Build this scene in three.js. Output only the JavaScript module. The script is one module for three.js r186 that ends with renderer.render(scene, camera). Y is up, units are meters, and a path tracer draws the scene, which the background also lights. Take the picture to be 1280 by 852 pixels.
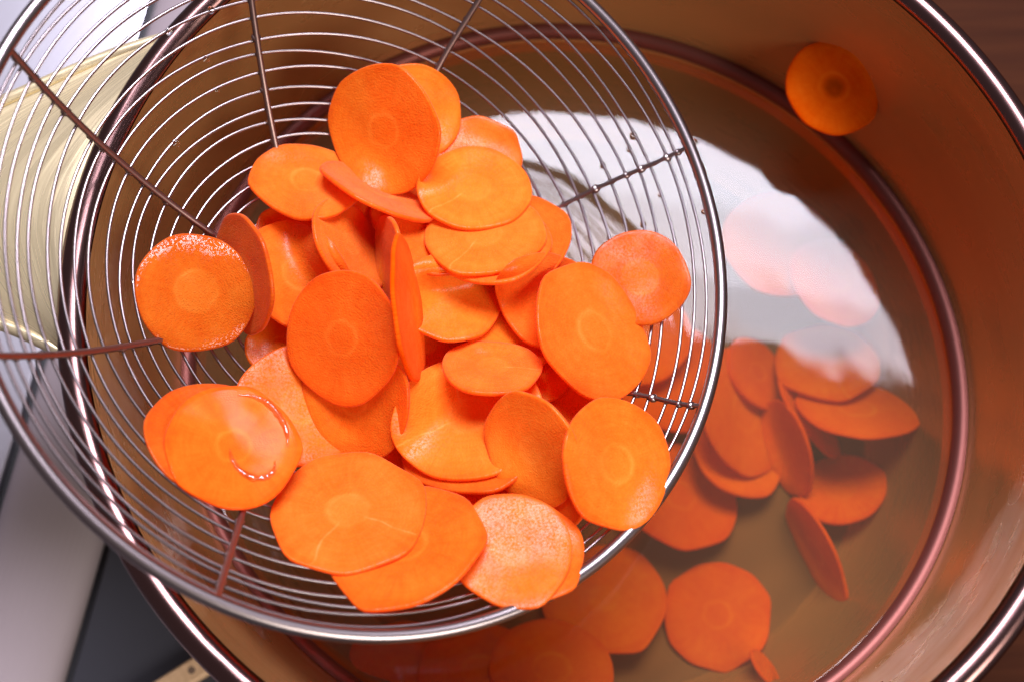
import * as THREE from 'three';
import { mergeGeometries, mergeVertices } from 'three/addons/utils/BufferGeometryUtils.js';
import { RoundedBoxGeometry } from 'three/addons/geometries/RoundedBoxGeometry.js';
import { ImprovedNoise } from 'three/addons/math/ImprovedNoise.js';
import { RectAreaLightUniformsLib } from 'three/addons/lights/RectAreaLightUniformsLib.js';

// ---------------------------------------------------------------- camera, light, exposure
const V = (x, y, z) => new THREE.Vector3(x, y, z);
const scene = new THREE.Scene();
const RIM_Y = 0.15, WATER_Y = 0.06, FOCAL = 1777;             // focal length in pixels of a 1280 x 852 frame
const camera = new THREE.PerspectiveCamera(2 * Math.atan(426 / FOCAL) * 180 / Math.PI, 1280 / 852, 0.02, 30);
const upC = V(-0.03, 0.2764, 0.9606).normalize();
const xw = V(1, 0, 0).addScaledVector(upC, -upC.x).normalize(), zw = xw.clone().cross(upC);
const toWorld = new THREE.Matrix4().makeBasis(xw, upC, zw).transpose();
camera.quaternion.setFromRotationMatrix(toWorld);
camera.position.set(0, RIM_Y, 0).sub(V(0.0182, 0.0132, -0.4283).applyMatrix4(toWorld));
camera.updateMatrixWorld(true);
camera.focus = 0.445; camera.userData.fStop = 7.0;

scene.background = new THREE.Color().setRGB(0.13, 0.105, 0.11);
const renderer = new THREE.WebGLRenderer({ antialias: true });
renderer.toneMapping = THREE.LinearToneMapping;
renderer.toneMappingExposure = 1.08;
renderer.shadowMap.enabled = true;
RectAreaLightUniformsLib.init();
function areaLight(name, x, y, z, w, h, rgb, intensity, at = V(0, 0.1, 0)) {
  const l = new THREE.RectAreaLight(new THREE.Color().setRGB(...rgb), intensity, w, h);
  l.name = name; l.position.set(x, y, z); l.lookAt(at); scene.add(l);
}
areaLight('window', 0.2, 1.65, -0.9, 1.0, 0.8, [0.96, 0.93, 1.06], 20);  // out of view overhead; mirrored in the water as the white patch
areaLight('window', 0.2, 1.66, -0.95, 1.0, 0.68, [0.96, 0.94, 1.08], 9);  // further layer of the same unseen light, softening the reflected edge
areaLight('window', 0.18, 1.67, -1.0, 0.96, 0.54, [0.94, 0.95, 1.1], 8);  // smallest layer of the unseen overhead light, again for the soft edge
areaLight('unseen_side_light', 1.3, 1.5, 1.25, 1.0, 0.9, [1, 0.93, 0.84], 15);  // out of view, placed to light the far and left pot walls

// ---------------------------------------------------------------- helpers
const noise = new ImprovedNoise();
function rng(seed) { let s = seed >>> 0; return () => { s = (s + 0x6D2B79F5) >>> 0; let t = s; t = Math.imul(t ^ (t >>> 15), t | 1); t ^= t + Math.imul(t ^ (t >>> 7), t | 61); return ((t ^ (t >>> 14)) >>> 0) / 4294967296; }; }
const counts = {};
function numbered(name) { const n = counts[name] = (counts[name] ?? -1) + 1; return n ? `${name}_${String(n).padStart(3, '0')}` : name; }
function tag(o, label, category, group, kind) {
  o.userData.label = label;
  if (category) o.userData.category = category;
  if (group) o.userData.group = group;
  if (kind) o.userData.kind = kind;
  return o;
}
function mesh(name, geometry, material, parent = scene) {
  const m = new THREE.Mesh(geometry, material);
  m.name = parent === scene ? numbered(name) : name; m.castShadow = m.receiveShadow = true; parent.add(m); return m;
}
function part(name, geometry, material, parent) {
  const same = parent.children.filter((c) => c.name.replace(/_\d{3}$/, '') === name).length;
  return mesh(same ? `${name}_${String(same).padStart(3, '0')}` : name, geometry, material, parent);
}
function tex(size, fn, srgb) {
  const d = new Uint8Array(size * size * 4), c = [0, 0, 0];
  for (let j = 0; j < size; j++) for (let i = 0; i < size; i++) {
    const r = fn((i + 0.5) / size, (j + 0.5) / size, c), k = (j * size + i) * 4;
    for (let q = 0; q < 3; q++) d[k + q] = Math.max(0, Math.min(255, (r.length ? r[q] : r) * 255));
    d[k + 3] = 255;
  }
  const t = new THREE.DataTexture(d, size, size);
  t.magFilter = THREE.LinearFilter; t.minFilter = THREE.LinearFilter; t.wrapS = t.wrapT = THREE.RepeatWrapping;
  if (srgb) t.colorSpace = THREE.SRGBColorSpace;
  t.needsUpdate = true; return t;
}
const pixelRay = (px, py) => V((px - 640) / FOCAL, -(py - 426) / FOCAL, -1);        // camera axes, depth 1
const fromCamera = (v) => v.clone().applyMatrix4(camera.matrixWorld);
function onPlane(px, py, y) {
  const d = pixelRay(px, py).applyMatrix4(toWorld), t = (y - camera.position.y) / d.y;
  return camera.position.clone().addScaledVector(d, t);
}
const sm = THREE.MathUtils.smoothstep, lerp = THREE.MathUtils.lerp;

// what already lies in the pot or the strainer, seen from above along the lines of sight: new slices come to rest on it
class Heap {
  constructor() { this.w = 640; this.h = 426; this.z = new Float32Array(640 * 426).fill(9); this.inv = camera.matrixWorld.clone().invert(); }
  project(v, out) { const c = v.clone().applyMatrix4(this.inv); out[0] = (640 - c.x / c.z * FOCAL) / 2; out[1] = (426 + c.y / c.z * FOCAL) / 2; out[2] = -c.z; return out; }
  at(x, y) { const i = Math.round(x - 0.5), j = Math.round(y - 0.5); return i < 0 || j < 0 || i >= this.w || j >= this.h ? 9 : this.z[j * this.w + i]; }
  add(geometry, matrix) {
    const p = geometry.attributes.position, idx = geometry.index, P = [];
    for (let i = 0; i < p.count; i++) { const v = V().fromBufferAttribute(p, i); if (matrix) v.applyMatrix4(matrix); P.push(this.project(v, [0, 0, 0])); }
    for (let k = 0; k < idx.count; k += 3) {
      const a = P[idx.getX(k)], b = P[idx.getX(k + 1)], c = P[idx.getX(k + 2)];
      const D = (b[0] - a[0]) * (c[1] - a[1]) - (c[0] - a[0]) * (b[1] - a[1]);
      if (Math.abs(D) < 1e-9) continue;
      const x0 = Math.max(0, Math.floor(Math.min(a[0], b[0], c[0]))), x1 = Math.min(this.w - 1, Math.ceil(Math.max(a[0], b[0], c[0])));
      const y0 = Math.max(0, Math.floor(Math.min(a[1], b[1], c[1]))), y1 = Math.min(this.h - 1, Math.ceil(Math.max(a[1], b[1], c[1])));
      for (let y = y0; y <= y1; y++) for (let x = x0; x <= x1; x++) {
        const qx = x + 0.5, qy = y + 0.5;
        const u = ((qx - a[0]) * (c[1] - a[1]) - (c[0] - a[0]) * (qy - a[1])) / D, v = ((b[0] - a[0]) * (qy - a[1]) - (qx - a[0]) * (b[1] - a[1])) / D;
        if (u < -1e-6 || v < -1e-6 || u + v > 1 + 1e-6) continue;
        const z = a[2] + u * (b[2] - a[2]) + v * (c[2] - a[2]), n = y * this.w + x;
        if (z < this.z[n]) this.z[n] = z;
      }
    }
  }
}

// ---------------------------------------------------------------- textures and materials
const scratch = tex(512, (u, v) => 0.5 + 0.28 * noise.noise(u * 4, v * 90, 3.1) + 0.2 * noise.noise(u * 9, v * 230, 7.7));
const smudge = tex(512, (u, v) => { const s = (f, o) => noise.noise(Math.cos(u * 6.2832) * f, Math.sin(u * 6.2832) * f, v * f * 2 + o); return 0.55 + 0.22 * s(1.5, 1) + 0.2 * s(5, 4) + 0.14 * s(14, 9); });
const potSteel = new THREE.MeshPhysicalMaterial({ color: new THREE.Color().setRGB(0.43, 0.205, 0.075), metalness: 0.55, roughness: 0.55, anisotropy: 0.75, roughnessMap: smudge, bumpMap: scratch, bumpScale: 0.00002 });  // red in the tint stands in for carrots mirrored on the right wall
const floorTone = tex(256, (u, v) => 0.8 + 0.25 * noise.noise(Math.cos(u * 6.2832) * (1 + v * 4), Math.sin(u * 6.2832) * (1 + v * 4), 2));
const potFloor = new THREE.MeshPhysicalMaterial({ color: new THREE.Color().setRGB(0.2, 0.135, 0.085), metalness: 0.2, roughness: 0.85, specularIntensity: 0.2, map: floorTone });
const handleSteel = new THREE.MeshPhysicalMaterial({ color: new THREE.Color().setRGB(0.8, 0.67, 0.42), metalness: 0.7, roughness: 0.5, roughnessMap: smudge, bumpMap: scratch, bumpScale: 0.00002 });
const rimSteel = new THREE.MeshPhysicalMaterial({ color: new THREE.Color().setRGB(0.19, 0.105, 0.1), metalness: 1, roughness: 0.2 });
const wireSteel = new THREE.MeshPhysicalMaterial({ color: new THREE.Color().setRGB(0.28, 0.235, 0.24), metalness: 1, roughness: 0.3 });
const spokeSteel = new THREE.MeshPhysicalMaterial({ color: new THREE.Color().setRGB(0.24, 0.16, 0.145), metalness: 1, roughness: 0.4 });
const counterSteel = new THREE.MeshPhysicalMaterial({ color: new THREE.Color().setRGB(0.6, 0.58, 0.64), metalness: 1, roughness: 0.33, bumpMap: scratch, bumpScale: 0.00004 });
const hobGlass = new THREE.MeshPhysicalMaterial({ color: new THREE.Color().setRGB(0.035, 0.035, 0.045), roughness: 0.3, specularIntensity: 1 });
const trimPaint = new THREE.MeshPhysicalMaterial({ color: new THREE.Color().setRGB(0.25, 0.205, 0.215), roughness: 0.55, specularIntensity: 0.4 });
const seamBlack = new THREE.MeshStandardMaterial({ color: new THREE.Color().setRGB(0.015, 0.014, 0.016), roughness: 0.7 });
const brownWood = new THREE.MeshPhysicalMaterial({ specularIntensity: 0.15, map: tex(512, (u, v) => { const g = noise.noise(u * 3, v * 40, 2) * 0.5 + noise.noise(u * 8, v * 120, 5) * 0.3; return [0.19 + g * 0.06, 0.085 + g * 0.04, 0.035 + g * 0.02]; }, true), roughness: 0.8 });
const paleWood = new THREE.MeshStandardMaterial({ map: tex(256, (u, v) => { const g = noise.noise(u * 30, v * 3, 2) * 0.5; return [0.80 + g * 0.1, 0.66 + g * 0.1, 0.52 + g * 0.1]; }, true), roughness: 0.6 });
const darkSpot = new THREE.MeshStandardMaterial({ color: new THREE.Color().setRGB(0.16, 0.1, 0.07), roughness: 0.8 });
const waterSheet = new THREE.MeshPhysicalMaterial({ color: new THREE.Color().setRGB(0.78, 0.58, 0.35), transmission: 0.965, thickness: 0, roughness: 0.04, ior: 1.333 });
const filmWater = new THREE.MeshPhysicalMaterial({ color: 0xffffff, transmission: 1, thickness: 0.001, roughness: 0.04, ior: 1.55 });
const lowerSteel = new THREE.MeshPhysicalMaterial({ color: new THREE.Color().setRGB(0.28, 0.195, 0.11), metalness: 0.35, roughness: 0.55, roughnessMap: smudge });  // paler than the floor, standing in for light on the far submerged wall
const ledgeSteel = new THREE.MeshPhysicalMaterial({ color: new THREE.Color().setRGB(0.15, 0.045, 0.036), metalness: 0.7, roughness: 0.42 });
const dropWater = new THREE.MeshPhysicalMaterial({ color: 0xffffff, transmission: 1, thickness: 0.003, roughness: 0.02, ior: 1.333 });

const LOOKS = [                                                            // core size, ring, core tint, radial streaks, cracks, overall lift, dark heart
  { core: 0.30, ring: 0.03, inside: 0.03, ray: 0.03, cracks: [0.9], lift: 0.03, heart: 0 },
  { core: 0.26, ring: 0.05, inside: 0.05, ray: 0.03, cracks: [0.1, 1.7], lift: 0.03, heart: 0 },
  { core: 0.34, ring: 0.06, inside: 0.08, ray: 0.04, cracks: [], lift: -0.05, heart: 0 },
  { core: 0.28, ring: 0.04, inside: 0.01, ray: 0.02, cracks: [], lift: 0, heart: 0 },
  { core: 0.25, ring: 0.05, inside: -0.02, ray: 0.03, cracks: [], lift: -0.035, heart: 0 },
  { core: 0.33, ring: 0.02, inside: 0.02, ray: 0.05, cracks: [2.2], lift: -0.02, heart: 0 },
  { core: 0.30, ring: 0.07, inside: -0.02, ray: 0.04, cracks: [], lift: -0.02, heart: 1 },
  { core: 0.22, ring: 0.03, inside: 0.05, ray: 0.02, cracks: [], lift: 0.02, heart: 0 },
];
const carrotMaps = LOOKS.map((q, k) => tex(512, (u, v, c) => {
  const x = u * 2 - 1, y = v * 2 - 1, a = Math.atan2(y, x), wob = 1 + 0.09 * noise.noise(Math.cos(a) * 1.5, Math.sin(a) * 1.5, k * 3.3 + 1) + 0.03 * noise.noise(Math.cos(a) * 6, Math.sin(a) * 6, k);
  const r = Math.hypot(x, y) / wob;
  const ray = noise.noise(Math.cos(a) * 13, Math.sin(a) * 13, r * 2.2 + k * 5), cell = noise.noise(x * 40, y * 40, k * 2.2), soft = noise.noise(x * 1.8, y * 1.8, k * 9.1), mid = noise.noise(x * 7, y * 7, k * 4.7);
  const ring = Math.exp(-(((r - q.core) / 0.04) ** 2)) * (0.7 + 0.6 * soft), inside = 1 - sm(r, q.core - 0.08, q.core + 0.03), fibre = noise.noise(r * 22, Math.cos(a) * 2, Math.sin(a) * 2 + k);
  let lift = q.lift + 0.06 * soft + 0.03 * mid + q.ray * ray * sm(r, q.core, q.core + 0.25) + 0.03 * cell + 2.0 * q.ring * ring + 1.0 * q.inside * inside + 0.025 * fibre - 0.05 * sm(r, 0.82, 1.0), pale = 0;
  for (const t of q.cracks) { const bendy = a - t + 0.12 * noise.noise(r * 3, k, t), d = Math.abs(Math.sin(bendy)) * r; if (Math.cos(bendy) > 0) pale += Math.exp(-((d / 0.016) ** 2)) * sm(r, 0.12, 0.4) * (0.6 + 0.5 * mid); }
  const dark = q.heart * (1 - sm(r, 0.12, 0.27)) * (0.8 + 0.4 * mid);
  c[0] = 0.98 + lift * 0.3 - dark * 0.2; c[1] = 0.5 + lift * 0.85 + pale * 0.13 - dark * 0.12; c[2] = 0.085 + lift * 0.95 + pale * 0.2 - dark * 0.02; return c;
}, true));
const carrotBump = tex(512, (u, v) => { const x = u * 2 - 1, y = v * 2 - 1, r = Math.hypot(x, y); return 0.5 + 0.22 * noise.noise(x * 38, y * 38, 2) + 0.2 * noise.noise(x * 85, y * 85, 6) + 0.1 * noise.noise(r * 24, Math.atan2(y, x) * 3, 1); });
const grain = (lo, hi, f, o) => tex(512, (u, v) => sm(0.5 + 0.7 * noise.noise(u * f, v * f, o) + 0.5 * noise.noise(u * f * 2.1, v * f * 2.1, o + 3) + 0.35 * noise.noise(u * 7, v * 7, o), lo, hi));
const coatGrain = grain(-0.2, 1.2, 58, 1.3), glintGrain = grain(0.5, 0.75, 46, 4.1);
const flesh = carrotMaps.map((map) => new THREE.MeshPhysicalMaterial({ map, roughness: 0.88, transmission: 0.58, thickness: 0, ior: 1.4, specularIntensity: 0.2, clearcoat: 0.8, clearcoatMap: coatGrain, clearcoatRoughness: 0.27, bumpMap: carrotBump, bumpScale: 0.0004 }));
const gleamFlesh = new THREE.MeshPhysicalMaterial({ map: carrotMaps[2], color: new THREE.Color().setRGB(0.8, 0.84, 0.95), roughness: 0.88, transmission: 0.58, thickness: 0, ior: 1.4, specularIntensity: 0.2, clearcoat: 1, clearcoatMap: glintGrain, clearcoatRoughness: 0.12, bumpMap: carrotBump, bumpScale: 0.0006 });  // tint also dulled for the dark seen through the slice
flesh[2].color.setRGB(0.86, 0.9, 0.9);  // dulled tint stands in for the dark below showing through the slice
const dryFlesh = flesh.map((m) => { const c = m.clone(); c.clearcoat = 0; c.specularIntensity = 0.03; c.color.multiply(new THREE.Color().setRGB(0.98, 0.85, 0.7)); return c; });
const sunkFlesh = carrotMaps.map((map) => new THREE.MeshPhysicalMaterial({ map, color: new THREE.Color().setRGB(0.95, 1.1, 0.45), roughness: 0.9, transmission: 0.5, thickness: 0, ior: 1.36, specularIntensity: 0.05, bumpMap: carrotBump, bumpScale: 0.0003 }));
const wetFlesh = [carrotMaps[2], carrotMaps[4]].map((map) => new THREE.MeshPhysicalMaterial({ map, roughness: 0.85, transmission: 0.58, thickness: 0, ior: 1.4, specularIntensity: 0.2, clearcoat: 0.22, clearcoatRoughness: 0.12, bumpMap: carrotBump, bumpScale: 0.0002 }));

// ---------------------------------------------------------------- the stove and counter
const H = (px, py) => onPlane(px, py, 0);
function slab(name, pts, material, top = 0, depth = 0.02) {          // a flat slab whose top outline runs through world points
  const s = new THREE.Shape(pts.map((p) => new THREE.Vector2(p.x, -p.z)));
  const g = new THREE.ExtrudeGeometry(s, { depth, bevelEnabled: true, bevelThickness: 0.0008, bevelSize: 0.0008, bevelSegments: 2 });
  g.rotateX(-Math.PI / 2); g.translate(0, top - depth - 0.0008, 0);
  const p = g.attributes.position, uv = new Float32Array(p.count * 2);
  for (let i = 0; i < p.count; i++) { uv[i * 2] = p.getX(i) * 4; uv[i * 2 + 1] = p.getZ(i) * 4; }
  g.setAttribute('uv', new THREE.BufferAttribute(uv, 2));
  return mesh(name, g, material);
}
const e1a = H(130, 690), e1b = H(80, 852), e0a = H(26, 528), e0b = H(0, 620);
const dir1 = e1b.clone().sub(e1a).normalize(), dir0 = e0b.clone().sub(e0a).normalize();
const dir = dir1.clone().add(dir0).normalize(), nrm = V(-dir.z, 0, dir.x);             // along the seams and across them
const L = (p, s, o = 0) => p.clone().addScaledVector(dir, s).addScaledVector(nrm, o);
const side = nrm.x > 0 ? 1 : -1, gap = 0.0022 * side;
const far = 0.7;
tag(slab('counter', [L(e0a, -far, -0.6 * side), L(e0a, far, -0.6 * side), L(e0a, far, -gap), L(e0a, -far, -gap)], counterSteel), 'stainless steel counter at the upper left beyond the pot', null, null, 'structure');
{                                                                            // a rounded pale trim bar between the two dark seams
  const A = e0a.clone(), width = Math.abs(e1a.clone().sub(e0a).dot(nrm)) - 0.0044, prof = [];
  for (let i = 0; i <= 24; i++) { const a = Math.PI * i / 24; prof.push(new THREE.Vector2(-Math.cos(a) * width / 2, Math.pow(Math.sin(a), 0.75) * 0.013 - 0.004)); }
  const g = new THREE.ExtrudeGeometry(new THREE.Shape(prof), { depth: 1.4, bevelEnabled: false, steps: 1 });
  const m = tag(mesh('hob_trim', g, trimPaint), 'rounded pale trim bar between the two dark seams at the lower left', null, null, 'structure');
  m.applyMatrix4(new THREE.Matrix4().makeBasis(dir.clone().cross(V(0, 1, 0)).negate(), V(0, 1, 0), dir));
  m.position.copy(A).addScaledVector(dir, -0.7).addScaledVector(nrm, side * (width / 2 + 0.0022));
}
tag(slab('hob', [L(e1a, -far, gap), L(e1a, far, gap), L(e1a, far, 0.26 * side), L(e1a, -far, 0.26 * side)], hobGlass), 'dark slate glass hob under the pot', null, null, 'structure');
tag(slab('worktop', [L(e1a, -far, 0.264 * side), L(e1a, far, 0.264 * side), L(e1a, far, 1.0 * side), L(e1a, -far, 1.0 * side)], brownWood), 'dark brown wooden worktop beyond the right side of the pot', null, null, 'structure');
tag(slab('counter_base', [V(-1.2, 0, -1.2), V(1.2, 0, -1.2), V(1.2, 0, 1.2), V(-1.2, 0, 1.2)], seamBlack, -0.0045), 'black base seen in the seams between the steel and the glass', null, null, 'structure');

// ---------------------------------------------------------------- the pot and its water
const pot = new THREE.Group(); pot.name = numbered('cooking_pot'); scene.add(pot);
tag(pot, 'large round gold-toned metal pot filled with water and carrot slices', 'pot');
const floorPts = [[0.0001, 0.006], [0.05, 0.0063], [0.09, 0.0072], [0.108, 0.0105], [0.119, 0.019], [0.1275, 0.036], [0.1325, 0.056]];
const wallPts = [[0.1325, 0.056], [0.1342, 0.0605], [0.1354, 0.0632], [0.1366, 0.0648], [0.1378, 0.0664], [0.1384, 0.069], [0.1391, 0.0745], [0.1416, 0.092], [0.1434, 0.112], [0.1447, 0.128], [0.1453, 0.137], [0.1459, 0.1425], [0.1466, 0.1485]];
const v2 = (list) => list.map(([x, y]) => new THREE.Vector2(x, y));
const floorLine = new THREE.SplineCurve(v2(floorPts)).getPoints(50), wallLine = new THREE.CatmullRomCurve3(wallPts.map(([x, y]) => V(x, y, 0)), false, 'centripetal').getPoints(90).map((p) => new THREE.Vector2(p.x, p.y));
const innerGeometry = new THREE.LatheGeometry(wallLine, 192);
{
  const uv = innerGeometry.attributes.uv; for (let i = 0; i < uv.count; i++) uv.setXY(i, uv.getX(i), uv.getY(i) * 1.5);
}
const wall = part('pot_wall', innerGeometry, potSteel, pot);
const split = floorLine.findIndex((p) => p.y > 0.013), floorGeometry = new THREE.LatheGeometry(floorLine.slice(0, split + 1), 160), lowerGeometry = new THREE.LatheGeometry(floorLine.slice(split), 160);
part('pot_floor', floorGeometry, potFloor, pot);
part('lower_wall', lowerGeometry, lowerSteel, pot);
part('outer_wall', new THREE.LatheGeometry(floorLine.concat(wallLine.slice(1)).map((p, i) => new THREE.Vector2(p.x + (i ? 0.002 : 0), p.y - (i < 30 ? 0.002 : 0.0006))), 160), potSteel, pot);
{
  const c = []; for (let i = 0; i <= 16; i++) { const a = i / 16 * Math.PI * 2; c.push(new THREE.Vector2(0.1512 + 0.0045 * Math.cos(a), RIM_Y - 0.0025 + 0.0042 * Math.sin(a))); }
  part('rim', new THREE.LatheGeometry(c.reverse(), 200), rimSteel, pot);
  const b = []; for (let i = 0; i <= 14; i++) { const a = Math.PI * (0.42 + i / 14 * 1.16); b.push(new THREE.Vector2(0.1372 + 0.0037 * Math.cos(a), 0.0648 + 0.0036 * Math.sin(a))); }
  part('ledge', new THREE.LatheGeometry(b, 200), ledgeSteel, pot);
}
const waterProfile = [...Array.from({ length: 64 }, (_, i) => [0.0001 + i * 0.002, 0]), [0.13, 0.0001], [0.1325, 0.0004], [0.1342, 0.0008]].map(([x, y]) => new THREE.Vector2(x, WATER_Y + y));
const waterGeometry = new THREE.LatheGeometry(waterProfile, 200);
{ const p = waterGeometry.attributes.position; for (let i = 0; i < p.count; i++) { const x = p.getX(i), z = p.getZ(i); p.setY(i, p.getY(i) + 0.00009 * noise.noise(x * 38, 1.3, z * 38) + 0.000035 * noise.noise(x * 95, 4.1, z * 95)); } waterGeometry.computeVertexNormals(); }
tag(mesh('water', waterGeometry, waterSheet), 'clear cooking water filling the lower half of the pot', null, null, 'structure');

{                                                                            // the pot is slightly oval
  const n = upC, u = V(0, -1, 0).cross(n).normalize(), v = n.clone().cross(u), ax = u.multiplyScalar(Math.cos(-0.5283)).addScaledVector(v, Math.sin(-0.5283)).applyMatrix4(toWorld);
  for (const o of [pot, scene.getObjectByName('water')]) { o.rotation.y = Math.atan2(-ax.z, ax.x); o.scale.set(1.0267, 1, 1 / 1.0267); o.updateMatrixWorld(true); }
}

{                                                                            // the broad side handle that reaches out to the left under the strainer
  const curve = (list, y) => new THREE.CatmullRomCurve3(list.map(([x, z]) => onPlane(x, z, y)), false, 'centripetal');
  const inside = curve([[232, 44], [160, 150], [117, 250], [102, 330], [94, 400], [92, 446]], 0.143), outside = curve([[224, 40], [150, 62], [85, 88], [30, 112], [-20, 135], [-130, 210], [-150, 300], [-60, 386], [0, 404], [55, 428], [86, 446]], 0.138);
  const N = 70, M = 18, pos = [], uv = [], index = [];
  for (const lift of [0, -0.0028]) for (let i = 0; i <= N; i++) for (let j = 0; j <= M; j++) {
    const s = j / M, p = inside.getPointAt(i / N).lerp(outside.getPointAt(i / N), s);
    p.y += lift + 0.004 * Math.sin(s * Math.PI) * Math.sin(i / N * Math.PI) - 0.006 * Math.sin(s * s * 3.1) * Math.sin(i / N * Math.PI);
    pot.worldToLocal(p); pos.push(p.x, p.y, p.z); uv.push(s * 1.3, i / N * 0.35);
  }
  const K = (N + 1) * (M + 1), at = (q, i, j) => q * K + i * (M + 1) + j;
  for (let i = 0; i < N; i++) for (let j = 0; j < M; j++) { index.push(at(0, i, j), at(0, i, j + 1), at(0, i + 1, j), at(0, i, j + 1), at(0, i + 1, j + 1), at(0, i + 1, j)); index.push(at(1, i, j), at(1, i + 1, j), at(1, i, j + 1), at(1, i, j + 1), at(1, i + 1, j), at(1, i + 1, j + 1)); }
  const g = new THREE.BufferGeometry(); g.setAttribute('position', new THREE.Float32BufferAttribute(pos, 3)); g.setAttribute('uv', new THREE.Float32BufferAttribute(uv, 2)); g.setIndex(index); g.computeVertexNormals();
  const ear = part('side_handle', g, handleSteel, pot);
  const edge = new THREE.CatmullRomCurve3(Array.from({ length: 60 }, (_, i) => { const p = outside.getPointAt(i / 59); p.y -= 0.0014; return pot.worldToLocal(p); }));
  part('handle_edge', new THREE.TubeGeometry(edge, 120, 0.0022, 10), handleSteel, ear);
}

// ---------------------------------------------------------------- the wire strainer
const S_R = 0.12, S_D = 0.0691, S_K = 2.204;
const bowlY = (s) => -S_D * (1 - Math.pow(s / S_R, S_K));
const sn = V(0.36996, 0.25388, 0.89369).normalize();                       // camera axes
const su = V(0, -1, 0).cross(sn).normalize().multiplyScalar(-1);
const strainer = new THREE.Group(); strainer.name = numbered('wire_strainer'); scene.add(strainer);
tag(strainer, 'round shallow wire strainer of concentric steel wires held above the pot', 'strainer');
{
  const cvn = sn.clone(), u = V(cvn.z, 0, -cvn.x).normalize();             // x axis: image down turned through the plane of the rim
  const m = new THREE.Matrix4();
  const n2 = sn, u2 = V(0, -1, 0).cross(n2).normalize(), v2 = n2.clone().cross(u2);
  m.makeBasis(u2, n2, v2.clone().negate());
  const near = 1 / 1.045;                                                  // a little closer to the lens than the pot, so that it clears the rim
  m.scale(V(near, near, near)).setPosition(-0.04128 * near, 0.03149 * near, -0.43685 * near);
  m.premultiply(camera.matrixWorld);
  m.decompose(strainer.position, strainer.quaternion, strainer.scale);
}
strainer.updateMatrixWorld(true);
const SP = (s, a, dy = 0) => V(s * Math.cos(a), bowlY(s) + dy, -s * Math.sin(a));
class Path extends THREE.Curve { constructor(f) { super(); this.f = f; } getPoint(t, o = V()) { return o.copy(this.f(t)); } }
const tube = (f, n, r, seg = 8, closed = false) => new THREE.TubeGeometry(new Path(f), n, r, seg, closed);
const PHASE = 3.45382;
part('rim', tube((t) => SP(S_R, t * Math.PI * 2, 0.0006), 220, 0.00215, 14, true), wireSteel, strainer);
const wireRadii = [116.8, 114.0, 110.9, 107.4, 103.7, 99.6, 95.2, 90.6, 86.0, 81.2, 76.2, 71.2, 66.3, 61.5, 56.2, 50.9, 45.6, 40.2, 34.6, 28.9, 23, 17].map((v) => v / 1000);
wireRadii.forEach((s, i) => part('wire', tube((t) => { const a = t * Math.PI * 2; return SP(s + 0.0005 * Math.sin(a * 2 + i * 1.7) + 0.00035 * Math.sin(a * 5 + i * 2.9) + 0.0003 * Math.cos(a), a, 0.0009 + 0.0002 * Math.sin(a * 3 + i)); }, 180, 0.00055, 7, true), wireSteel, strainer));
for (let k = 0; k < 8; k++) {
  const a = PHASE + k * Math.PI / 4, s0 = [0.082, 0.082, 0.02, 0.012, 0.02, 0.045, 0.06, 0.1][k];
  const spoke = part('spoke', tube((t) => { const s = s0 + (0.1195 - s0) * t; return SP(s, a + 0.006 * Math.sin(t * 5 + k), 0.0023); }, 40, k === 0 || k === 7 ? 0.0008 : 0.00115, 8), k === 0 || k === 7 ? wireSteel : spokeSteel, strainer);
  const beads = wireRadii.filter((s) => s > s0).map((s, i) => new THREE.SphereGeometry(0.00125 + 0.0003 * Math.sin(i * 2.3 + k), 10, 8).scale(1.15, 0.8, 1).translate(...SP(s + 0.0002 * Math.sin(i * 3), a + 0.006 * Math.sin((s - s0) / (0.1195 - s0) * 5 + k), 0.0017).toArray()));
  tag(part('weld_bead', mergeGeometries(beads), k === 0 || k === 7 ? wireSteel : spokeSteel, spoke), 'small weld beads where the wires cross the spoke', null, null, 'stuff');
}

// ---------------------------------------------------------------- carrot slices
const toned = (m, R) => { const c = m.clone(); c.color.setRGB(m.color.r * (0.95 + R() * 0.05), m.color.g * (0.9 + R() * 0.2), m.color.b * (0.8 + R() * 0.4)); return c; };   // no two slices quite the same orange
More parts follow.
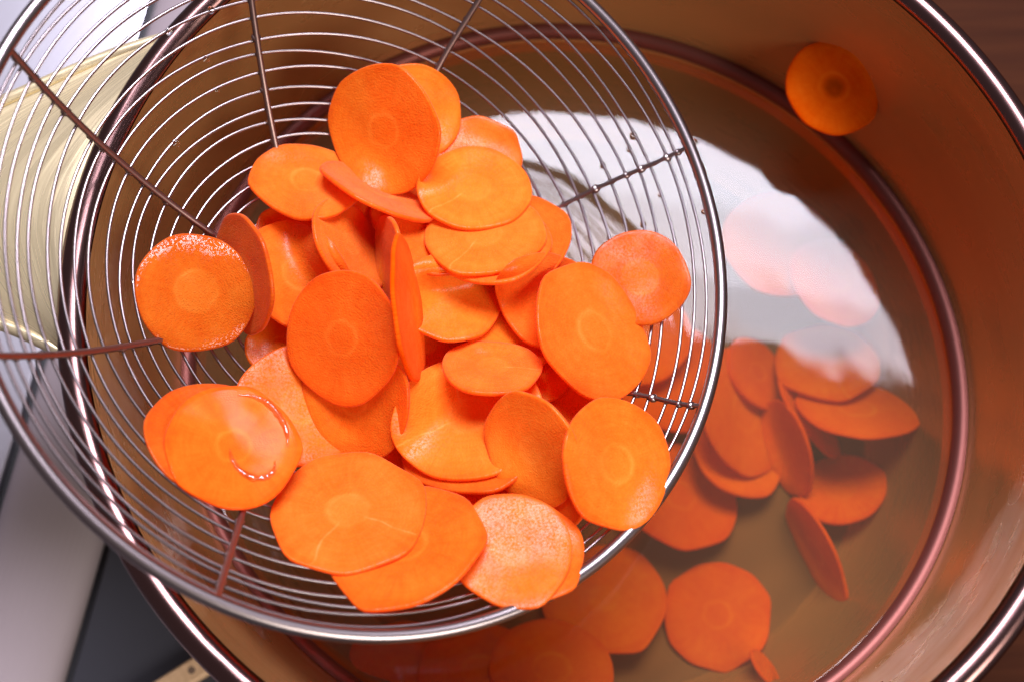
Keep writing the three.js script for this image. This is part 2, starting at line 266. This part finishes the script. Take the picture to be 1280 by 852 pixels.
// px, py, a, b: where the photograph shows the slice's middle and how long and wide it looks; ang: how its long side is turned
function carrotSlice(heap, seed, px, py, a, b, ang, sgn, label, group, o = {}) {
  const R = rng(seed * 7919 + 13), th = ang * Math.PI / 180, half = (o.thick ?? 0.0015) / 2;
  const d = pixelRay(px, py), e3 = d.clone().normalize().negate(), e1 = V(1, 0, 0).addScaledVector(e3, -e3.x).normalize(), e2 = e3.clone().cross(e1);
  const m = e1.clone().multiplyScalar(Math.cos(th)).addScaledVector(e2, -Math.sin(th));
  const q = e1.clone().multiplyScalar(-Math.sin(th)).addScaledVector(e2, -Math.cos(th));
  const ct = Math.min(0.995, b / a), st = Math.sqrt(1 - ct * ct);
  const w = q.multiplyScalar(ct).addScaledVector(e3, -sgn * st), n = m.clone().cross(w); if (n.dot(e3) < 0) n.negate();
  // outline: a rounded polygon, as a peeled carrot is
  const N = 9 + Math.floor(R() * 4), corner = []; for (let i = 0; i < N; i++) corner.push((i + 0.5 * (R() - 0.5)) / N * Math.PI * 2);
  const face = corner.map(() => 0.945 + R() * 0.06), turn = R() * 6.28, flat = o.round ? 30 : 17;
  const outline = (p) => { let s = 0; for (let i = 0; i < N; i++) { const c = Math.cos(p - corner[i]); if (c > 0.2) s += Math.pow(face[i] / c, -flat); } return Math.pow(s, -1 / flat) * 1.045; };
  let zc = o.depth ?? 0.48;
  a *= 1.0; const NS = 56, NR = 11, curlA = (o.curl ?? (R() - 0.4) * 0.03), curlB = (R() - 0.5) * 0.035, cp = R() * 3.14;
  const cols = [];                                                         // (ring, segment) columns in slice axes, unit radius
  for (let i = 0; i <= NR; i++) for (let j = 0; j < NS; j++) {
    const p = j / NS * Math.PI * 2, rr = i / NR, r = rr * outline(p), x = r * Math.cos(p), y = r * Math.sin(p);
    cols.push({ x, y, h: curlA * r * r + curlB * r * r * Math.cos(2 * (p - cp)) + 0.012 * noise.noise(x * 2 + seed, y * 2, seed * 0.7), edge: rr });
  }
  const place = (z) => { const rad = a * z / FOCAL, c = d.clone().multiplyScalar(z); for (const k of cols) { k.p = c.clone().addScaledVector(m, k.x * rad).addScaledVector(w, k.y * rad).addScaledVector(n, k.h * rad); } };
  place(zc);
  // rest: slide along the line of sight until most of it lies on what is beneath
  for (let pass = 0; pass < 3; pass++) {
    const gaps = [];
    for (const k of cols) { const z = -k.p.z, hz = heap.at((640 + k.p.x / z * FOCAL) / 2, (426 - k.p.y / z * FOCAL) / 2); if (hz < 8) gaps.push(hz - z - half * 1.3); }
    gaps.sort((x, y) => x - y);
    if (gaps.length) zc += gaps[Math.floor(gaps.length * (o.sink ?? 0.17))];
    place(zc);
  }
  zc -= o.lift ?? 0; place(zc);
  // drape: where something beneath pokes through, the soft slice bends over it
  let push = cols.map((k) => { const z = -k.p.z, hz = heap.at((640 + k.p.x / z * FOCAL) / 2, (426 - k.p.y / z * FOCAL) / 2); return hz < 8 ? Math.max(0, z + half * 1.5 - hz) : 0; });
  const raw = push, gauss = (f, sigma) => cols.map((k) => { let t = 0, w = 0; for (let q = 0; q < cols.length; q++) { const c = cols[q], d2 = (c.x - k.x) ** 2 + (c.y - k.y) ** 2; if (d2 < 5 * sigma * sigma) { const g = Math.exp(-d2 / (2 * sigma * sigma)) * (c.edge + 0.04); t += g * f[q]; w += g; } } return t / w; });
  let bend = gauss(raw, 0.2);
  for (let it = 0; it < 3; it++) bend = gauss(bend.map((x, q) => Math.max(x, raw[q])), 0.2);
  const short = raw.map((x, q) => x - bend[q]).sort((x, y) => y - x), rise = Math.max(0, short[Math.floor(short.length * 0.06)]);
  push = bend.map((x) => x + rise);
  cols.forEach((k, i) => { k.p.addScaledVector(k.p.clone().normalize(), -push[i] * 1.0); });
  // two faces and a rounded edge
  const pos = [], uv = [], index = [], rad = a * zc / FOCAL;
  const origin = fromCamera(d.clone().multiplyScalar(zc)), nW = n.clone().transformDirection(camera.matrixWorld);
  const ringAt = (i, lift, shrink) => { const s = pos.length / 3; for (let j = 0; j < NS; j++) { const k = cols[i * NS + j], v = fromCamera(k.p).sub(origin); const c = fromCamera(cols[0].p).sub(origin); if (shrink) v.addScaledVector(v.clone().sub(c).normalize(), -shrink); v.addScaledVector(nW, lift); pos.push(v.x, v.y, v.z); const ca = Math.cos(turn), sa = Math.sin(turn); uv.push(0.5 + 0.49 * (k.x * ca - k.y * sa), 0.5 + 0.49 * (k.x * sa + k.y * ca)); } return s; };
  const starts = [];
  for (let i = 0; i < NR; i++) starts.push(ringAt(i, half, 0));
  starts.push(ringAt(NR, half, half * 0.75), ringAt(NR, half * 0.72, half * 0.2), ringAt(NR, 0, 0), ringAt(NR, -half * 0.72, half * 0.2), ringAt(NR, -half, half * 0.75));
  for (let i = NR - 1; i >= 0; i--) starts.push(ringAt(i, -half, 0));
  for (let r = 0; r + 1 < starts.length; r++) for (let j = 0; j < NS; j++) { const A = starts[r] + j, B = starts[r] + (j + 1) % NS, C = starts[r + 1] + j, D = starts[r + 1] + (j + 1) % NS; index.push(A, C, B, B, C, D); }
  const g = new THREE.BufferGeometry();
  g.setAttribute('position', new THREE.Float32BufferAttribute(pos, 3)); g.setAttribute('uv', new THREE.Float32BufferAttribute(uv, 2)); g.setIndex(index);
  const merged = mergeVertices(g, 1e-7); merged.computeVertexNormals();
  // faces must look outwards
  { const P = merged.attributes.position, Nn = merged.attributes.normal; let s = 0; for (let i = 0; i < NS; i++) s += V().fromBufferAttribute(Nn, i).dot(nW); if (s < 0) { const ix = merged.index.array; for (let i = 0; i < ix.length; i += 3) { const t = ix[i]; ix[i] = ix[i + 1]; ix[i + 1] = t; } merged.computeVertexNormals(); } }
  const o3 = mesh('carrot_slice', merged, o.wet ? wetFlesh[seed % 2] : o.gleam ? gleamFlesh : toned((o.matte ? sunkFlesh : o.dry ? dryFlesh : flesh)[o.look ?? [3, 4, 7, 5, 3, 0, 4, 7][seed % 8]], R));
  o3.position.copy(origin); o3.updateMatrixWorld(true);
  tag(o3, label, 'carrot slice', group);
  heap.add(merged, o3.matrixWorld);
  return { o: o3, z: zc };
}

const heap = new Heap();
{
  const p = []; for (let i = 0; i <= 40; i++) { const s = 0.0001 + i / 40 * 0.1215; p.push(new THREE.Vector2(s, bowlY(s) + 0.0022)); }
  heap.add(new THREE.LatheGeometry(p, 96), strainer.matrixWorld);
}
const IN = 'cooked carrot slices heaped in the wire strainer';
// from the bottom of the heap to its top
const inStrainer = [
  // glimpsed in the gaps
  [470, 400, 74, 66, 30, -1, 'deep red-orange carrot slice low in the middle of the heap, mostly buried'],
  [600, 420, 76, 66, 10, -1, 'shaded carrot slice low in the heap below the glossy middle slice'],
  [690, 480, 76, 62, 40, -1, 'bright red shaded carrot slice peeping out below the large tilted oval slice'],
  [560, 330, 72, 60, 0, -1, 'shaded carrot slice deep under the stacked trio at the upper right of the heap'],
  [450, 540, 78, 66, 20, -1, 'buried carrot slice low in the heap under the large upright centre slice'],
  [620, 610, 80, 64, 20, -1, 'buried carrot slice low in the heap above the bottom slices'],
  [540, 470, 74, 60, 60, -1, 'buried carrot slice beside the curled vertical strip of carrot'],
  [372, 296, 54, 44, 0, -1, 'dark orange carrot slice in the gap under the frosted upper left slice'],
  [350, 432, 44, 38, -30, -1, 'small dark carrot slice showing between the two left pairs of slices'],
  [600, 192, 52, 44, 20, -1, 'carrot slice half hidden behind the pale topmost right slice'],
  [800, 347, 63, 60, 20, -1, 'dull amber carrot slice lying alone on the wires at the right of the heap', { look: 2 }],
  [548, 250, 60, 46, 30, -1, 'shaded carrot slice filling the gap under the big round top slice'],
  [655, 440, 70, 52, 35, -1, 'glowing orange carrot slice in the gap left of the large tilted oval slice'],
  [470, 300, 70, 38, 80, -1, 'dark red carrot slice standing behind the petal-like slice'],
  [437, 306, 64, 36, 60, -1, 'petal-like carrot slice standing above the large upright centre slice'],
  [515, 275, 52, 32, 10, -1, 'small shaded carrot slice beneath the thin edge-on slice at the top'],
  [545, 300, 64, 42, 15, -1, 'shaded carrot slice just right of the curled strip, under the stacked trio'],
  [642, 398, 72, 58, 20, -1, 'bright carrot slice glimpsed between the glossy middle slice and the large tilted oval'],
  [488, 330, 62, 17, 84, 1, 'narrow dark red carrot slice standing just left of the curled strip'],
  [372, 344, 74, 60, 45, -1, 'wide carrot slice leaning behind the large upright centre slice'],
  [305, 343, 74, 33, 80, 1, 'translucent carrot slice standing on edge behind the gleaming left slice', { look: 2 }],
  [245, 364, 74, 73, 40, -1, 'gleaming carrot slice with a white glint near the left side of the strainer', { look: 2, gleam: 1, curl: -0.1 }],
  [560, 372, 66, 53, 10, -1, 'glossy frosted carrot slice in the middle of the heap, right of the curled strip'],
  [375, 507, 79, 74, 30, -1, 'carrot slice lying under the large upright centre slice towards the wet pair'],
  [442, 497, 82, 62, 66, 1, 'carrot slice tucked close beneath the large upright centre slice'],
  [510, 385, 90, 16, 83, -1, 'curled strip-like carrot slice seen edge-on in the middle of the heap', { sink: 0.3, dry: 1 }],
  [428, 422, 84, 70, 82, 1, 'large upright deep orange slice with a ringed core at the centre left', { look: 4, sink: 0.3 }],
  [640, 300, 76, 52, -14, -1, 'lowest of the three stacked carrot slices at the upper right of the heap'],
  [618, 306, 72, 46, -8, -1, 'thin carrot slice squeezed between the stacked slices at the upper right'],
  [605, 293, 75, 49, -5, -1, 'cracked carrot slice just beneath the pale topmost right slice', { look: 0 }],
  [520, 140, 60, 56, 60, -1, 'carrot slice tucked behind the big round slice at the top of the heap'],
  [383, 226, 67, 46, 10, -1, 'frosted carrot slice at the upper left of the heap above the dark gap'],
  [472, 240, 76, 18, 25, -1, 'thin carrot slice seen edge-on below the big round top slice', { sink: 0.3 }],
  [480, 163, 82, 67, 76, 1, 'big round deep orange carrot slice topping the far end of the heap', { look: 4 }],
  [592, 236, 70, 51, 2, -1, 'pale bright carrot slice on top of the stacked trio at the upper right', { look: 0 }],
  [690, 378, 72, 56, 35, -1, 'frosted carrot slice under the left edge of the large tilted oval slice'],
  [741, 414, 90, 62, 62, -1, 'large tilted oval carrot slice on the right with a clear round core', { look: 3 }],
  [595, 548, 92, 62, -18, -1, 'lower of the two large carrot slices at the lower middle of the heap'],
  [585, 520, 97, 76, -16, -1, 'largest carrot slice with pale streaks, spread over the lower middle of the heap', { look: 1 }],
  [615, 459, 62, 33, 2, -1, 'small flat carrot slice lying on top of the largest slice', { look: 0 }],
  [690, 598, 66, 44, 74, 1, 'narrow carrot slice wedged behind the lower right slices'],
  [664, 562, 74, 54, 66, 1, 'carrot slice leaning between the largest slice and the lower right slice'],
  [770, 580, 82, 66, 78, -1, 'finely grained carrot slice against the right rim of the strainer', { look: 3 }],
  [665, 690, 66, 62, 20, -1, 'carrot slice mostly hidden under the lowest slice by the near rim'],
  [640, 686, 76, 70, 10, -1, 'lowest carrot slice of the heap, touching the near rim of the strainer', { look: 0 }],
  [508, 682, 98, 68, -22, -1, 'carrot slice with a translucent pale end under the slice with forked pale veins'],
  [435, 639, 95, 73, -8, -1, 'big bright carrot slice with forked pale veins at the near left of the heap', { look: 1 }],
  [264, 547, 80, 68, 14, -1, 'translucent carrot slice sticking out from under the wet shining slice', { look: 2 }],
  [291, 558, 82, 75, 20, -1, 'wet shining carrot slice with water film at the lower left of the heap', { wet: 1 }],
];
const placed = inStrainer.map(([px, py, a, b, ang, sgn, label, o], i) => { const r = carrotSlice(heap, i + 1, px, py, a, b, ang, sgn, label, IN, o); return r; });

const bath = new Heap();
bath.add(innerGeometry, pot.matrixWorld); bath.add(floorGeometry, pot.matrixWorld); bath.add(lowerGeometry, pot.matrixWorld);
const UNDER = 'carrot slices lying in the water of the pot';
const inWater = [
  [978, 305, 76, 62, 20, -1, 'submerged carrot slice showing pink through the white reflection, nearer the strainer'],
  [1045, 352, 62, 46, 40, -1, 'submerged carrot slice showing faintly pink at the right edge of the white reflection'],
  [505, 832, 72, 54, 0, -1, 'added submerged carrot slice in place of orange reflections, farthest left along the bottom edge, under the near rim'],  // added to give the orange reflection under the near rim
  [600, 838, 74, 58, 0, -1, 'added submerged carrot slice in place of orange reflections, cut off by the bottom edge, left of the other two there'],  // likewise added for the orange reflection along the near rim
  [956, 834, 26, 9, 55, -1, 'little strip of carrot peel beside the lone round slice in the near water', { sink: 0.4 }],
  [1042, 110, 61, 53, 48, -1, 'carrot slice stuck to the far wall of the pot above the water', { sink: 0.4, look: 6, matte: 0, dry: 1 }],
  [1052, 611, 54, 42, -10, -1, 'hazy carrot slice lying deepest at the right in the water'],
  [840, 470, 76, 66, 40, -1, 'submerged carrot slice seen through the wires near the right rim of the strainer'],
  [790, 420, 74, 62, 0, -1, 'submerged carrot slice seen through the wires beneath the amber slice'],
  [850, 620, 74, 60, 30, -1, 'submerged carrot slice just outside the lower right of the strainer rim'],
  [920, 570, 60, 42, 40, -1, 'submerged carrot slice at the foot of the fanned cluster'],
  [930, 515, 82, 46, 76, -1, 'long dark orange slice at the left of the fanned cluster in the water'],
  [946, 465, 48, 30, 60, -1, 'small carrot slice between the long dark slice and the upper round slice of the cluster'],
  [1010, 520, 62, 14, 56, -1, 'thin sliver-like carrot slice at the heart of the fanned cluster', { sink: 0.4 }],
  [984, 560, 62, 26, 74, 1, 'petal-shaped carrot slice hanging below the fanned cluster', { sink: 0.4 }],
  [1072, 512, 76, 33, 8, -1, 'long oval carrot slice reaching farthest right in the water'],
  [1034, 452, 63, 45, 5, -1, 'round carrot slice on top of the fanned cluster in the water'],
  [1021, 687, 70, 19, 65, 1, 'slender carrot slice on edge below the cluster, pointing at the viewer', { sink: 0.4 }],
  [755, 748, 76, 66, 0, -1, 'reddish submerged carrot slice below the near rim of the strainer'],
  [690, 835, 78, 60, 10, -1, 'submerged carrot slice at the bottom edge under the reddish one'],
  [897, 768, 66, 64, 0, -1, 'single flat round carrot slice lying by itself in the near part of the water', { round: 1 }],
];
inWater.forEach(([px, py, a, b, ang, sgn, label, o], i) => { const r = carrotSlice(bath, i + 101, px, py, a, b, ang, sgn, label, UNDER, { depth: 0.52, matte: 1, ...o }); });

// where a line of sight through the photograph meets the front of something
const caster = new THREE.Raycaster();
function meets(px, py, objects) {
  caster.set(camera.position, pixelRay(px, py).transformDirection(camera.matrixWorld));
  return caster.intersectObjects([].concat(objects), true)[0];
}
// the rim of the water film on the wet slice
{
  const slice = placed[placed.length - 1].o;
  for (const line of [[[300, 487], [322, 489], [343, 499], [359, 517], [369, 538], [371, 560]], [[288, 562], [293, 580], [305, 595], [322, 604], [340, 603], [351, 594], [353, 580]]]) {
    const pts = line.map(([x, y]) => meets(289 + (x - 291) * 0.88, 556 + (y - 558) * 0.88, slice)).filter(Boolean).map((h) => slice.worldToLocal(h.point.clone()));
    if (pts.length < 3) continue;
    const curve = new THREE.CatmullRomCurve3(pts, false, 'centripetal'), g = new THREE.TubeGeometry(curve, 60, 0.0012, 10), p = g.attributes.position, v = V();
    for (let i = 0; i <= 60; i++) { const c = curve.getPointAt(i / 60), k = Math.pow(Math.sin(Math.PI * (0.02 + 0.96 * i / 60)), 0.8) * (0.85 + 0.5 * noise.noise(i * 0.23, 2.2, line[0][0])); for (let j = 0; j <= 10; j++) { const q = i * 11 + j; v.fromBufferAttribute(p, q).sub(c).multiplyScalar(k).add(c); p.setXYZ(q, v.x, v.y, v.z); } }
    g.computeVertexNormals(); part('water_film_edge', g, filmWater, slice);
  }
}
// drops that cling under the wires
{
  const wires = strainer.children.filter((c) => /^(wire|rim)/.test(c.name)), shape = new THREE.SphereGeometry(1, 18, 12);
  const spots = [
    [800, 166, 1.5, 'largest water drop on a wire over the upper part of the white reflection'],
    [749, 205, 1.2, 'water drop on a wire over the white reflection, left of the largest one'],
    [787, 186, 0.9, 'tiny water drop on a wire just below the largest drop'],
    [805, 280, 1.2, 'water drop on a wire just above the dull amber carrot slice'],
    [866, 184, 1.2, 'water bead on the outer rim beside the end of the right-hand spoke'],
    [875, 262, 1.1, 'water bead on the inner side of the rim below the right-hand spoke'],
    [257, 77, 1.3, 'water drop on a wire left of the top spoke, level with the big top slice'],
    [210, 28, 1.2, 'water drop on a wire over the side handle near the top edge'],
    [254, 6, 1.3, 'water drop on an outer wire right at the top edge of the picture'],
    [270, 118, 1.0, 'small water drop between the top spoke and the upper left spoke, on a middle wire'],
    [225, 181, 1.5, 'largest water drop near the upper left spoke, over the gold inner wall'],
    [832, 235, 0.8, 'tiny water drop on an outermost wire just below the right-hand spoke'],
    [165, 352, 0.9, 'small water drop on a wire left of the gleaming carrot slice'],
  ];
  for (const [x, y, r, label] of spots) {
    let best = null, bd = 1e9;
    const d = pixelRay(x, y).transformDirection(camera.matrixWorld), ray = new THREE.Ray(camera.position, d), v = V();
    for (const w of wires) { const p = w.geometry.attributes.position; for (let i = 0; i < p.count; i += 7) { v.fromBufferAttribute(p, i).applyMatrix4(strainer.matrixWorld); const q = ray.distanceSqToPoint(v); if (q < bd) { bd = q; best = v.clone(); } } }
    const drop = tag(mesh('water_drop', shape, dropWater), label, 'water drop', 'water drops clinging to the strainer wires');
    drop.scale.set(r * 0.0009, r * 0.0012, r * 0.0009); drop.position.copy(best).add(V(0, -0.0004 * r, 0));
  }
}
// the pale wooden bar on the hob at the lower left
{
  const A = onPlane(212, 856, 0.005), B = onPlane(258, 827, 0.005), dirAB = B.clone().sub(A).normalize(), len = 0.05;
  const bar = new THREE.Group(); bar.name = numbered('wooden_bar'); scene.add(bar);
  tag(bar, 'pale wooden bar with a dark hole lying on the hob under the pot rim', 'wooden bar');
  bar.position.copy(B).addScaledVector(dirAB, -len / 2); bar.position.y = 0.0035; bar.rotation.y = Math.atan2(-dirAB.z, dirAB.x);
  part('bar_body', new RoundedBoxGeometry(len, 0.007, 0.0085, 4, 0.0012), paleWood, bar);
  const hole = part('hole', new THREE.CylinderGeometry(0.0014, 0.0014, 0.001, 20), darkSpot, bar); hole.position.set(len / 2 - 0.006, 0.0032, 0);
}

renderer.render(scene, camera);
